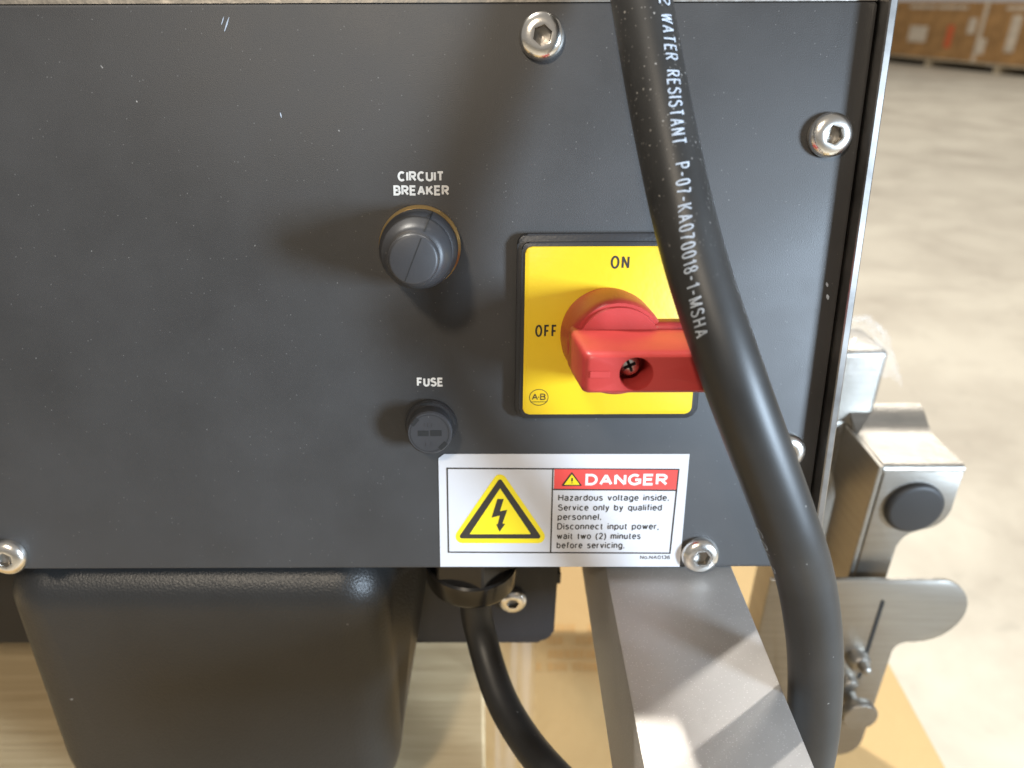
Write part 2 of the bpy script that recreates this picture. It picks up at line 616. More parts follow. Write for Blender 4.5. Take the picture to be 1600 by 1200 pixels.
def floor_material():
    m, nt, p = mat_base('worn_concrete')
    L = nt.links
    tc = nt.nodes.new('ShaderNodeTexCoord')
    n = nt.nodes.new('ShaderNodeTexNoise')
    setin(n, Scale=2.2, Detail=9, Roughness=0.62, Distortion=0.4)
    L.new(tc.outputs['Object'], n.inputs['Vector'])
    cr = nt.nodes.new('ShaderNodeValToRGB')
    e = cr.color_ramp.elements
    e[0].position = 0.34
    e[0].color = (0.37, 0.33, 0.27, 1)
    e[1].position = 0.60
    e[1].color = (0.51, 0.47, 0.39, 1)
    L.new(n.outputs['Fac'], cr.inputs['Fac'])
    n2 = nt.nodes.new('ShaderNodeTexNoise')
    setin(n2, Scale=11.0, Detail=5, Roughness=0.6, Distortion=1.2)
    L.new(tc.outputs['Object'], n2.inputs['Vector'])
    mr = nt.nodes.new('ShaderNodeMapRange')
    setin(mr, From_Min=0.58, From_Max=0.72, To_Min=1.0, To_Max=0.88)
    L.new(n2.outputs['Fac'], mr.inputs['Value'])
    mx = nt.nodes.new('ShaderNodeMix')
    mx.data_type = 'RGBA'
    mx.blend_type = 'MULTIPLY'
    mx.inputs['Factor'].default_value = 1
    L.new(cr.outputs['Color'], mx.inputs['A'])
    L.new(mr.outputs['Result'], mx.inputs['B'])
    L.new(mx.outputs['Result'], p.inputs['Base Color'])
    p.inputs['Roughness'].default_value = 0.55
    return m


def film_material():
    m, nt, p = mat_base('clear_stretch_film')
    p.inputs['Base Color'].default_value = (0.9, 0.9, 0.9, 1)
    p.inputs['Roughness'].default_value = 0.12
    p.inputs['Alpha'].default_value = 0.09
    p.inputs['Specular IOR Level'].default_value = 0.9
    return m


M_wood = wood_material()
M_floor = floor_material()
M_film = film_material()

# ------------------------------------------------------------------ the setting: concrete floor
b = bmesh.new()
bmesh.ops.create_grid(b, x_segments=2, y_segments=2, size=40)
structure(obj('floor', b, M_floor))

# ------------------------------------------------------------------ control enclosure
panel_bottom = on_panel(700, 887).y
panel_top = on_panel(700, 5).y
xr = on_panel(1314, 440).x           # right rim of the front plate
xl = -0.32
enc = thing('control_enclosure', 'black electrical control enclosure with powder coated front plate and bright steel side plate', 'enclosure', MP)
obj('front_plate', prism(rrect(xl, xr - 0.0004, panel_bottom, panel_top, 0.0012, 3), -0.003, 0.0, 0.0005), M_panel, enc, True)
obj('housing', box(xl + 0.002, xr - 0.0008, panel_bottom + 0.004, panel_top - 0.0005, -0.24, -0.0032), M_dark, enc)
obj('side_plate', box(xr, xr + 0.0026, panel_bottom - 0.001, panel_top + 0.09, -0.24, 0.0065, 0.0004, 1), M_edge, enc)
obj('top_flange', box(xl, xr - 0.0004, panel_top + 0.0003, panel_top + 0.0021, -0.24, -0.0006), M_steel, enc)


def hexr(ap, rot=0.0):
    def f(a):
        a = (a + rot) % (math.pi / 3)
        return ap / math.cos(a - math.pi / 6)
    return f


def screw_meshes(R=0.0071, H=0.0039):
    rows = []
    rows.append((R * 0.985, 0.0))
    rows.append((R, 0.0004))
    rows.append((R, 0.0009))
    for k in range(1, 9):
        t = k / 8
        a = t * math.pi / 2
        rows.append((R * (0.44 + 0.56 * math.cos(a) ** 0.9) if k < 8 else R * 0.47, 0.0009 + (H - 0.0009) * math.sin(a)))
    ap = R * 0.36
    rows.append((hexr(ap * 1.05), H - 0.0001))
    rows.append((hexr(ap), H - 0.0004))
    b1 = rings(rows, 48, True, False)
    rows2 = [(hexr(ap), H - 0.0004), (hexr(ap), H - 0.0024), (ap * 0.6, H - 0.0026), (0.0001, H - 0.0031)]
    b2 = rings(rows2, 48, False, True)
    return b1, b2


def screw(parent, local, rot=0.0, R=0.0071, H=0.0039):
    a, c = screw_meshes(R, H)
    m = Matrix.Translation(local) @ Matrix.Rotation(rot, 4, 'Z')
    s = obj('screw', a, M_chrome, parent, True, 40, m)
    obj('hex_socket', c, M_steel, s, True, 30)
    return s


for i, (px, py) in enumerate(((847, 56), (1299, 211), (1095, 869), (11, 872), (1229, 707))):
    p = on_panel(px, py, 0.002)
    screw(enc, Vector((p.x, p.y, 0.0001)), 0.35 + i * 0.41)

ZERO = Vector((0, 0, 0))
panel_text('lettering', 'CIRCUIT', 621.5, 694, 283.5, 267.5, M_white_ink, enc, ZERO, 0.00015, 0.215, 0.07)
panel_text('lettering', 'BREAKER', 615, 702, 305.5, 289.5, M_white_ink, enc, ZERO, 0.00015, 0.215, 0.07)
panel_text('lettering', 'FUSE', 651.5, 693, 604, 590, M_white_ink, enc, ZERO, 0.00015, 0.215, 0.07)

# two small scratches and paint chips on the front plate
for (x0, y0, x1, y1, w) in ((351, 49, 358, 27, .00045), (346, 39, 350, 26, .00025), (1294, 468, 1292, 460, .0010), (1293, 448, 1291, 441, .0008),
                            (438, 176, 440, 184, .0004)):
    a = on_panel(x0, y0)
    c = on_panel(x1, y1)
    d = (c - a).normalized()
    s = Vector((-d.y, d.x, 0)) * w * 0.55
    bm = bmesh.new()
    q = [a - s * .4, a + s * .5, a.lerp(c, .6) + s, c + s * .3, c - s * .3, a.lerp(c, .5) - s]
    bm.faces.new([bm.verts.new((v.x, v.y, 0.00012)) for v in q])
    obj('paint_chip', bm, M_cable_ink, enc)

# ------------------------------------------------------------------ circuit breaker button
p0 = on_panel(657, 384)
brk = thing('circuit_breaker', 'black stepped rubber breaker button with brass ring under CIRCUIT BREAKER lettering', 'button', MP @ Matrix.Translation(p0))
lean = Matrix.Identity(4)
obj('brass_ring', rings([(0.0127, 0.0002), (0.0136, 0.0008), (0.0136, 0.0036), (0.0128, 0.0044)], 64), M_brass, brk, True)
boot = obj('rubber_boot', rings([(0.0119, 0.0045), (0.0126, 0.0056), (0.0128, 0.0090), (0.0126, 0.0122), (0.0121, 0.0138), (0.0113, 0.0148), (0.0106, 0.0151),
                                 (0.0105, 0.0157), (0.0111, 0.0164), (0.0111, 0.0190), (0.0107, 0.0222), (0.0100, 0.0250), (0.0091, 0.0270), (0.0081, 0.0280), (0.0068, 0.0282)], 96, True, True), M_rubber, brk, True, 50)
cap = obj('push_cap', rings([(0.0067, 0.0278), (0.0068, 0.0288), (0.0074, 0.0296), (0.0077, 0.0312), (0.0077, 0.0330), (0.0075, 0.0340), (0.0071, 0.0346), (0.0066, 0.0348)], 96), M_rubber, brk, True, 50)
bm = bmesh.new()
box(-0.0068, 0.0068, -0.00013, 0.00013, 0.0342, 0.03488, bm=bm)
obj('mould_seam', bm, M_deep, cap, mat4=Matrix.Rotation(rad(68), 4, 'Z'))
bm = bmesh.new()
prof = [(0.0128, 0.0090), (0.0126, 0.0122), (0.0121, 0.0138), (0.0111, 0.0165), (0.0111, 0.0190), (0.0107, 0.0222), (0.0100, 0.0250), (0.0091, 0.0270), (0.0080, 0.0281)]
va = [(bm.verts.new((r + .00012, -0.00022, z + .00012)), bm.verts.new((r + .00012, 0.00022, z + .00012))) for r, z in prof]
for q0, q1 in zip(va, va[1:]):
    bm.faces.new((q0[0], q0[1], q1[1], q1[0]))
obj('mould_seam', bm, M_deep, boot, mat4=Matrix.Rotation(rad(68), 4, 'Z'))

# ------------------------------------------------------------------ fuse holder
p0 = on_panel(673.5, 661)
fus = thing('fuse_holder', 'small round black fuse holder with slotted cap under FUSE lettering', 'fuse holder', MP @ Matrix.Translation(p0))
obj('flange', rings([(0.0090, 0.0001), (0.0092, 0.0006), (0.0092, 0.0022), (0.0086, 0.0030), (0.0079, 0.0031)], 64), M_black, fus, True, 30)
H = 0.0105
cap = obj('screw_cap', rings([(0.0077, 0.0028), (0.0077, 0.0050), (0.0079, 0.0054), (0.0079, H - 0.0006), (0.0074, H)], 64), M_rubber, fus, True, 30)
bm = bmesh.new()
box(-0.0040, -0.0003, -0.0010, 0.0010, H - 0.001, H + 0.00012, bm=bm)
box(0.0003, 0.0042, -0.0010, 0.0011, H - 0.001, H + 0.00012, bm=bm)
obj('slot', bm, M_deep, cap)
for a in (140, -45):
    obj('rim_notch', box(0.0058, 0.0073, -0.0016, 0.0016, H - 0.001, H + 0.00012), M_deep, cap, mat4=Matrix.Rotation(rad(a), 4, 'Z'))
obj('flange_notch', box(0.0080, 0.0088, -0.0022, 0.0022, 0.0020, 0.00318), M_deep, fus, mat4=Matrix.Rotation(rad(100), 4, 'Z'))
bm = bmesh.new()
for (x, y, w, h_) in ((-0.0016, 0.0030, 0.0003, 0.0014), (-0.0004, 0.0031, 0.0003, 0.0016), (0.0009, 0.0030, 0.0003, 0.0013), (-0.0013, -0.0040, 0.0003, 0.0014), (0.0006, -0.0040, 0.0003, 0.0014)):
    box(x - w / 2, x + w / 2, y - h_ / 2, y + h_ / 2, H - 0.0003, H + 0.00012, bm=bm)
obj('raised_marking', bm, M_rubber, cap)
obj('face_groove', ribbon([(0.0068 * math.cos(t * math.pi / 24), 0.0068 * math.sin(t * math.pi / 24)) for t in range(48)], 0.00015, H - 0.0002, H + 0.00008), M_deep, cap)

# ------------------------------------------------------------------ rotary isolator switch
hp = 0.005
pl = on_panel(819, 516, hp)
pr = on_panel(1091, 516, hp)
pt = on_panel(955, 385, hp)
pb = on_panel(955, 647, hp)
ox, oy = (pl.x + pr.x) / 2, (pt.y + pb.y) / 2
O = Vector((ox, oy, 0))
sw = thing('rotary_switch', 'yellow isolator switch plate with ON and OFF marks and big red turning handle', 'switch', MP @ Matrix.Translation(O))
hw, hh = (pr.x - pl.x) / 2, (pt.y - pb.y) / 2
obj('bezel', prism(rrect(-hw - 0.0026, hw + 0.0026, -hh - 0.0022, hh + 0.0040, 0.0035, 6), 0.0002, 0.0032, 0.0008), M_black, sw, True)
obj('bezel_rim', prism(rrect(-hw - 0.0012, hw + 0.0012, -hh - 0.0010, hh + 0.0014, 0.0026, 6), 0.0030, 0.0044, 0.0005), M_black, sw, True)
plate = obj('legend_plate', prism(rrect(-hw, hw, -hh, hh, 0.0022, 6), 0.0042, hp, 0.00035), M_yellow, sw, True)
hi = hp + 0.00012
panel_text('lettering', 'ON', 954, 983, 420, 399.5, M_ink, plate, O, hi, 0.15, 0.26)
panel_text('lettering', 'OFF', 836, 870, 526.5, 507.5, M_ink, plate, O, hi, 0.15, 0.26)
panel_text('lettering', 'A', 831, 840.5, 625, 615, M_ink, plate, O, hi, 0.15)
panel_text('lettering', 'B', 844, 852.5, 625, 615, M_ink, plate, O, hi, 0.15)
lc = on_panel(842, 621, hi) - O
px_m = (on_panel(852, 621, hi).x - on_panel(842, 621, hi).x) / 10
bm = bmesh.new()
ribbon([(lc.x + 15 * px_m * math.cos(t * math.pi / 16), lc.y + 13.5 * px_m * math.sin(t * math.pi / 16)) for t in range(32)], 0.9 * px_m, hi - .0001, hi, bm=bm)
box(lc.x - 13.5 * px_m, lc.x + 13.5 * px_m, lc.y - 7.8 * px_m, lc.y - 7.0 * px_m, hi - .0001, hi, bm=bm)
box(lc.x - 1.1 * px_m, lc.x + 0.4 * px_m, lc.y - 0.4 * px_m, lc.y + 1.0 * px_m, hi - .0001, hi, bm=bm)
obj('emblem', bm, M_ink, plate)

ax = on_panel(984, 586, 0.055).x - O.x + 0.0018   # handle axis
ay = 0.0
hub_m = Matrix.Translation((ax, ay, 0))
hub = obj('handle_hub', rings([(0.0156, hp + 0.0002), (0.0160, 0.010), (0.0156, 0.022), (0.0153, 0.0258), (0.0146, 0.0272)], 72), M_red, sw, True, 30, hub_m)
# half-moon land on the hub (slightly raised, sloping)
bm = bmesh.new()
pts = [(0.0138 * math.cos(rad(a)), 0.0138 * math.sin(rad(a))) for a in range(24, 157, 6)]
lo = [bm.verts.new((x, y, 0.0268)) for x, y in pts]
hi_ = [bm.verts.new((x * .97, y * .97, 0.0284 + 0.0008 * (0.0142 - y) / 0.0142)) for x, y in pts]
bm.faces.new(hi_)
for i in range(len(pts)):
    j = (i + 1) % len(pts)
    bm.faces.new((lo[i], lo[j], hi_[j], hi_[i]))
obj('half_moon_land', bm, M_red, hub, True, 25)
# handle bar: loft from wide foot to narrow grip, with a screw hole cut in its front
zf = 0.055
hx, hy, hr = 0.0, 0.0, 0.0048
bar = bmesh.new()
secs = [(-0.0152, 0.0320, 0.0068, 0.0240), (-0.0152, 0.0320, 0.0066, 0.034), (-0.0148, 0.0320, 0.0062, 0.0518), (-0.0146, 0.0319, 0.0060, 0.0530), (-0.0142, 0.0317, 0.0057, 0.0540), (-0.0136, 0.0312, 0.0052, 0.0547), (-0.0128, 0.0306, 0.0048, zf)]
NH = 40


def bar_loop(x0, x1, hyy, z):
    out = rrect(x0, x1, -hyy, hyy, min(0.0016, hyy * .4), 4)
    return out


def resample(outline, n):
    """points of outline hit by n rays from the origin"""
    res = []
    m = len(outline)
    for k in range(n):
        a = 2 * math.pi * k / n
        d = Vector((math.cos(a), math.sin(a)))
        best = None
        for i in range(m):
            p = Vector(outline[i])
            q = Vector(outline[(i + 1) % m])
            e = q - p
            den = d.x * e.y - d.y * e.x
            if abs(den) < 1e-12:
                continue
            t = (p.x * e.y - p.y * e.x) / den
            s = (p.x * d.y - p.y * d.x) / den
            if t > 0 and -1e-6 <= s <= 1 + 1e-6 and (best is None or t < best):
                best = t
        res.append((d.x * best, d.y * best))
    return res


NB = 160
loops = []
for (x0, x1, hyy, z) in secs:
    loops.append([bar.verts.new((x, y, z)) for x, y in resample(bar_loop(x0, x1, hyy, z), NB)])
for (r, z) in ((hr, zf), (hr - 0.0002, zf - 0.0004), (hr - 0.0005, zf - 0.013)):
    loops.append([bar.verts.new((r * math.cos(2 * math.pi * k / NB), r * math.sin(2 * math.pi * k / NB), z)) for k in range(NB)])
for l0, l1 in zip(loops, loops[1:]):
    for i in range(NB):
        j = (i + 1) % NB
        bar.faces.new((l0[i], l0[j], l1[j], l1[i]))
bar.faces.new(loops[-1])
grip = obj('handle_grip', bar, M_red, sw, True, 32, hub_m)
obj('pointer_mark', box(-0.0130, -0.0074, -0.0011, 0.0009, zf - 0.0003, zf + 0.0003, 0.00015, 1), M_red, grip)
# root fillet between hub and grip on the far side
obj('grip_root', box(0.010, 0.027, -0.0078, 0.0086, 0.0200, 0.0282, 0.002, 3), M_red, grip, True)
sc = obj('cross_screw', rings([(0.0001, zf - 0.0092), (0.0033, zf - 0.0092), (0.0034, zf - 0.0082), (0.0028, zf - 0.0072), (0.0016, zf - 0.0067), (0.0003, zf - 0.0066)], 32), M_chrome, grip, True, 40,
         Matrix.Translation((-0.0006, 0.0006, 0)))
bm = bmesh.new()
box(-0.0018, 0.0018, -0.0004, 0.0004, zf - 0.0076, zf - 0.0063, bm=bm)
box(-0.0004, 0.0004, -0.0018, 0.0018, zf - 0.0076, zf - 0.0063, bm=bm)
obj('cross_slot', bm, M_deep, sc, mat4=Matrix.Rotation(rad(25), 4, 'Z'))

# ------------------------------------------------------------------ warning label
corners = [on_panel(*c) for c in ((688, 885.5), (1062, 885.5), (1077.5, 709.5), (685, 709.5))]
O = Vector((corners[0].x, corners[0].y, 0))
lab = thing('warning_label', 'white danger sticker with yellow high voltage triangle at the plate bottom edge', 'label', MP @ Matrix.Translation(O))


def flat(pts, h, name, mat, parent, thick=0.00008):
    q = [on_panel(x, y, h) - O for x, y in pts]
    return obj(name, prism([(v.x, v.y) for v in q], h - thick, h), mat, parent)


def flat_line(pts, w, h, name, mat, parent):
    q = [on_panel(x, y, h) - O for x, y in pts]
    return obj(name, ribbon([(v.x, v.y) for v in q], w, h - 0.00008, h), mat, parent)


h1, h2, h3, h4 = 0.0003, 0.00040, 0.00050, 0.00060
sheet = flat(((688, 885.5), (1062, 885.5), (1077.5, 709.5), (694, 709.5), (685, 716)), h1, 'sheet', M_label, lab, 0.00025)
Z = lambda x, y: (670 + x / 3.636, 690 + y / 3.636)
lw = 0.00055
flat_line([Z(108, 632), Z(1374, 638), Z(1425, 155), Z(100, 148)], lw, h2, 'border', M_lblack, lab)
flat([Z(688, 630), Z(696, 630), Z(709, 152), Z(702, 152)], h2, 'divider', M_lblack, lab)
flat([Z(705, 276), Z(1408, 281), Z(1409, 273), Z(705, 268)], h2, 'divider', M_lblack, lab)
hd = flat([Z(711, 268), Z(1404, 272), Z(1415, 162), Z(714, 156)], h2, 'red_header', M_lred, lab)


def tri(apex, bl, br, r):
    """rounded triangle in zoom pixels"""
    P = [Vector(apex), Vector(bl), Vector(br)]
    out = []
    for i in range(3):
        p, a, c = P[i], P[i - 1], P[(i + 1) % 3]
        da, dc = (a - p).normalized(), (c - p).normalized()
        ang = da.angle(dc)
        t = r / math.tan(ang / 2)
        cen = p + (da + dc).normalized() * (r / math.sin(ang / 2))
        s, e = p + da * t - cen, p + dc * t - cen
        a0 = math.atan2(s.y, s.x)
        a1 = math.atan2(e.y, e.x)
        while a1 - a0 > math.pi:
            a1 -= 2 * math.pi
        while a1 - a0 < -math.pi:
            a1 += 2 * math.pi
        for k in range(7):
            aa = a0 + (a1 - a0) * k / 6
            out.append(Z(cen.x + r * math.cos(aa), cen.y + r * math.sin(aa)))
    return out[::-1] if False else out


ty = flat(tri((405, 158), (118, 577), (694, 577), 38), h2, 'hazard_triangle', M_lyellow, lab)
flat(tri((405, 206), (165, 551), (645, 551), 12), h3, 'black_triangle', M_lblack, ty)
flat(tri((405, 266), (232, 526), (580, 526), 2), h4, 'yellow_triangle', M_lyellow, ty)
flat([Z(*p) for p in ((390, 326), (357, 432), (404, 420), (392, 470), (383, 470), (402, 512), (434, 468), (418, 466), (446, 388), (404, 396), (426, 326))], 0.0007, 'lightning_bolt', M_lblack, ty)
st = flat(tri((813, 172), (752, 252), (872, 252), 4), h3, 'alert_triangle', M_lblack, hd)
flat(tri((813, 186), (768, 246), (858, 246), 2), h4, 'yellow_triangle', M_lyellow, st)
panel_text('exclamation_mark', '!', *[670 + v / 3.636 for v in (809, 817)], *[690 + v / 3.636 for v in (239, 202)], M_lblack, st, O, 0.0007, 0.22)
panel_text('lettering', 'DANGER', *[670 + v / 3.636 for v in (888, 1356)], *[690 + v / 3.636 for v in (249, 183)], M_white_ink, hd, O, h3, 0.215, 0.10)
for s, x0, x1, yb in (('Hazardous voltage inside.', 735, 1365, 337), ('Service only by qualified', 733, 1323, 393), ('personnel.', 731, 980, 446),
                      ('Disconnect input power,', 729, 1306, 500), ('wait two (2) minutes', 727, 1203, 555), ('before servicing.', 725, 1112, 607)):
    panel_text('lettering', s, 670 + x0 / 3.636, 670 + x1 / 3.636, 690 + yb / 3.636, 690 + (yb - 37) / 3.636, M_lblack, lab, O, h2, 0.155, 0.13)
panel_text('lettering', 'No.NA0136', *[670 + v / 3.636 for v in (1200, 1370)], *[690 + v / 3.636 for v in (668, 647)], M_lblack, lab, O, h2, 0.155, 0.13)

# ------------------------------------------------------------------ big power cable in front of the panel
CR = 0.00825
ctrl = [at_depth(*c) for c in ((965, -260, .250), (980, -150, .225), (992, -60, .216), (1002, 0, .213), (1038, 200, .208), (1084, 400, .204), (1150, 600, .203),
                               (1224, 800, .214), (1257, 900, .226), (1272, 1000, .238), (1273, 1090, .249), (1265, 1170, .259), (1245, 1260, .272), (1215, 1400, .31), (1190, 1600, .37))]
path = spline(ctrl, 30)
cab = thing('power_cable', 'thick black rubber power cable with white lettering hanging across the yellow switch', 'cable', Matrix.Translation(path[-1]))
off = path[-1].copy()
obj('jacket', tube([p - off for p in path], CR, 48), M_cable, cab, True, 60)
# arc length table
S = [0.0]
for a, c in zip(path, path[1:]):
    S.append(S[-1] + (c - a).length)


def path_at(s):
    for i in range(len(S) - 1):
        if S[i + 1] >= s:
            t = (s - S[i]) / (S[i + 1] - S[i])
            t_dir = (path[min(i + 2, len(path) - 1)] - path[max(i - 1, 0)]).normalized()
            return path[i].lerp(path[i + 1], t), t_dir
    return path[-1], (path[-1] - path[-2]).normalized()


def s_of_row(py):
    best = None
    for i, p in enumerate(path):
        v = RC.inverted() @ (p - CAM)
        row = CY - v.y / -v.z * FPX
        if best is None or abs(row - py) < best[0]:
            best = (abs(row - py), S[i])
    return best[1]


def cable_text(s, row0, row1, ang0, ang1, height, mat):
    s0, s1 = s_of_row(row0), s_of_row(row1)
    ln = s1 - s0
    bm = bmesh.new()
    for q, lay in glyphs(s, ln, height, height * 0.125, 0.26):
        f = bm.faces.new([bm.verts.new((v.x / ln, v.y / height - 0.5, lay)) for v in q])
    for k in range(1, 8):
        g = bm.verts[:] + bm.edges[:] + bm.faces[:]
        bmesh.ops.bisect_plane(bm, geom=g, plane_co=(0, -0.5 + k / 8, 0), plane_no=(0, 1, 0))
    for v in bm.verts:
        t, w = v.co.x, v.co.y
        p, T = path_at(s0 + ln * t)
        view = (CAM - p)
        view = (view - T * view.dot(T)).normalized()
        right = T.cross(view)
        if (RC.inverted() @ right).x < 0:
            right = -right
        a = rad(ang0 + (ang1 - ang0) * t) + w * height / CR
        v.co = p + (view * math.cos(a) + right * math.sin(a)) * (CR + 0.00014 + v.co.z * 6e-6) - off
    return obj('lettering', bm, mat, cab)


cable_text('2', 18, 36, 46, 45, 0.0040, M_cable_ink)
cable_text('WATER', 52, 122, 44, 38, 0.0040, M_cable_ink)
cable_text('RESISTANT', 136, 247, 36, 20, 0.0040, M_cable_ink)
cable_text('P-07-KA070018-1-MSHA', 272, 521, 18, -29, 0.0038, M_cable_ink)
cable_text('COL R', 806, 876, -72, -76, 0.0038, M_cable_ink)

# ------------------------------------------------------------------ moulded black cover under the panel
YF = 0.242
cz = CAM.z
x0, x1, zt, zb = -0.198, -0.034, cz - 0.2085, cz - 0.384
cov = bmesh.new()
NS = 16
R1 = 0.020


def cover_loop(yy, d, grow=0.0):
    """outline of the cover at depth yy behind its face, inset by d; grow widens it towards the rear right"""
    rs = [max(r - d, .002) for r in (.062, .058, .022, .022)]
    pts = rrect(x0 + d, x1 - d, zb + d, zt - d, rs, NS)
    out = []
    for x, z in pts:
        w = max(0.0, (x - (x0 + x1) / 2) / ((x1 - x0) / 2))
        drop = cz - z
        g = 0.016 - 0.0055 * max(0, drop - 0.25) / 0.044 - 0.016 * max(0, drop - 0.294) / 0.092
        out.append(cov.verts.new((x + w * grow * g, YF + yy, z)))
    return out


loops = []
for k in range(7):
    a = k / 6 * math.pi / 2
    loops.append(cover_loop(R1 * (1 - math.sin(a)), R1 * (1 - math.cos(a))))
loops.sort(key=lambda l: l[0].co.y)
loops.append(cover_loop(0.030, 0.0, 0.62))
loops.append(cover_loop(0.045, 0.0, 1.0))
n = len(loops[0])
cov.faces.new(loops[0])
for l0, l1 in zip(loops, loops[1:]):
    for i in range(n):
        j = (i + 1) % n
        cov.faces.new((l0[i], l0[j], l1[j], l1[i]))
cov.faces.new(list(reversed(loops[-1])))
tag(obj('motor_cover', cov, M_cover, None, True, 50), 'black grained plastic motor cover with rounded corners below the control panel', 'cover')

# ------------------------------------------------------------------ rear gearbox housing with leg
YB = 0.288
rb = thing('machine_base', 'low navy black machine housing behind the motor cover with one bright screw', 'housing', Matrix.Translation((-0.1, YB + 0.15, cz - 0.400)))
ob = rb.location.copy()
xe = on_wall(868, 950, YB).x
zbot = on_wall(800, 1004, YB).z
MX = Matrix(((1, 0, 0, 0), (0, 0, -1, 0), (0, 1, 0, 0), (0, 0, 0, 1)))   # outline x,z ; thickness along -y
bm = prism(rrect(-0.5, xe, zbot, cz - 0.212, (0.004, 0.0075, 0.004, 0.004), 6), -0.30, 0.0, 0.002, 2)
bm.transform(Matrix.Translation(-ob) @ Matrix.Translation((0, YB, 0)) @ MX)
obj('shell', bm, M_rear, rb, True)
pp = on_wall(801, 942, YB - 0.003)
screw(rb, ZERO).matrix_local = Matrix.Translation(Vector((pp.x, YB - 0.0002, pp.z)) - ob) @ MX
obj('side_tab', box(xe - 0.001 - ob.x, xe + 0.0025 - ob.x, 0.006 + YB - ob.y, 0.012 + YB - ob.y, on_wall(870, 925, YB).z - ob.z, on_wall(870, 910, YB).z - ob.z), M_rear, rb)
for xx in (-0.42, -0.06):
    obj('foot', box(xx - ob.x, xx + 0.05 - ob.x, YB + 0.20 - ob.y, YB + 0.25 - ob.y, 0.0002, zbot - ob.z + 0.0005), M_dark, rb)

# ------------------------------------------------------------------ cable gland and second cable
gp = on_wall(737, 925, 0.262)
low = thing('drop_cable', 'thinner black cable curving down out of a round gland beside the motor cover', 'cable', Matrix.Translation(gp))
obj('gland_nut', rings([(hexr(0.0168, 0.3), 0.046), (hexr(0.0170, 0.3), 0.014), (hexr(0.0164, 0.3), 0.0125)], 96), M_gland, low, True, 20)
obj('gland_collar', rings([(0.0190, 0.0190), (0.0198, 0.0180), (0.0198, 0.0100), (0.0192, 0.0085), (0.0180, 0.0075), (0.0120, 0.0070), (0.0085, 0.0035)], 48), M_gland, low, True, 30)
ctrl = [gp + Vector((0.0015, 0, 0.03)), gp + Vector((0.0016, 0, -0.006))] + [at_depth(*c) for c in ((754, 1003, .345), (780, 1085, .335), (816, 1150, .322), (866, 1212, .305), (945, 1285, .292), (1060, 1350, .29))]
obj('jacket', tube([p - gp for p in spline(ctrl, 12)], 0.0070, 36), M_cable, low, True, 60)

# ------------------------------------------------------------------ aluminium rail
zr = cz - 0.199
a0 = on_level(945, 887, zr)
a1 = on_level(1005, 1200, zr)
c0 = on_level(1145, 887, zr)
c1 = on_level(1275, 1200, zr)
dirv = ((a1 - a0) + (c1 - c0)).normalized()
side = Vector((-dirv.y, dirv.x, 0))
wid = 0.0495
mid1 = (a1 + c1) / 2 + dirv * 0.06
mid0 = mid1 - dirv * 0.40
ang = math.atan2(dirv.y, dirv.x)
rail_m = Matrix.Translation((mid0.x, mid0.y, zr - 0.05)) @ Matrix.Rotation(ang, 4, 'Z')
tag(obj('frame_rail', box(0, 0.40, -wid / 2, wid / 2, 0, 0.05, 0.0008, 2), M_alu, None, True, 40, rail_m),
    'square satin aluminium frame rail jutting forward from under the panel', 'rail')

# ------------------------------------------------------------------ timber beam, cardboard carton
zw = cz - 0.400
wx = on_level(757, 1100, zw).x
tag(obj('timber_beam', box(-0.9, 0.0, 0, 0.36, -0.10, 0, 0.002, 1), M_wood, None, True, 40, Matrix.Translation((wx, 0.20, zw))),
    'pale sawn timber block lying under the machine', 'timber')
zc_ = cz - 0.50
e0 = on_level(1290, 850, zc_)
e1 = on_level(1480, 1200, zc_)
ed = (e1 - e0).normalized()
ang = math.atan2(ed.y, ed.x)
cart = thing('cardboard_carton', 'large plain tan cardboard carton under the timber with faded print', 'carton', Matrix.Translation((e0.x, e0.y, 0)) @ Matrix.Rotation(ang, 4, 'Z'))
MCI = cart.matrix_world.inverted()
obj('shell', box(-0.55, 0.75, -1.2, 0.0, 0.002, zc_ - 0.004, 0.004, 2), M_card, cart, True)
obj('top_flap', box(-0.5495, 0.7495, -0.66, -0.0005, zc_ - 0.0038, zc_, 0.0015, 1), M_card, cart, True)
obj('top_flap', box(-0.5495, 0.7495, -1.1995, -0.664, zc_ - 0.0038, zc_, 0.0015, 1), M_card, cart, True)
# illegible faded print
bm = bmesh.new()
for row, (py, x0p) in enumerate(((981, 868), (1000, 856), (1022, 846), (1042, 838))):
    x = x0p
    while x < 940:
        w = random.uniform(4, 9)
        if random.random() < 0.85:
            q = [MCI @ on_level(X, Y, zc_ + 0.0004) for X, Y in ((x, py + 6), (x + w, py + 6), (x + w, py - 5 - random.random() * 3), (x, py - 6))]
            bm.faces.new([bm.verts.new(v) for v in q])
        x += w + random.uniform(2, 4)
obj('faded_print', bm, M_cardprint, cart)['kind'] = 'stuff'

# ------------------------------------------------------------------ clear film hanging by the beam
bm = bmesh.new()
f0 = on_wall(760, 1000, 0.345)
f1 = on_wall(838, 1000, 0.345)
nx, nz = 14, 16
gv = []
for i in range(nx + 1):
    col = []
    for k in range(nz + 1):
        t, s = i / nx, k / nz
        col.append(bm.verts.new((f0.x + (f1.x - f0.x) * t * (1 + .15 * s), 0.352 + 0.004 * math.sin(t * 9 + s * 2) + 0.003 * math.sin(t * 21 + 1) + .01 * s, f0.z + 0.012 - s * (f0.z + .012 - zc_ - 0.002))))
    gv.append(col)
for i in range(nx):
    for k in range(nz):
        bm.faces.new((gv[i][k], gv[i + 1][k], gv[i + 1][k + 1], gv[i][k + 1]))
tag(obj('hanging_film', bm, M_film, None, True, 80), 'strip of clear stretch film hanging beside the timber block', 'plastic film')

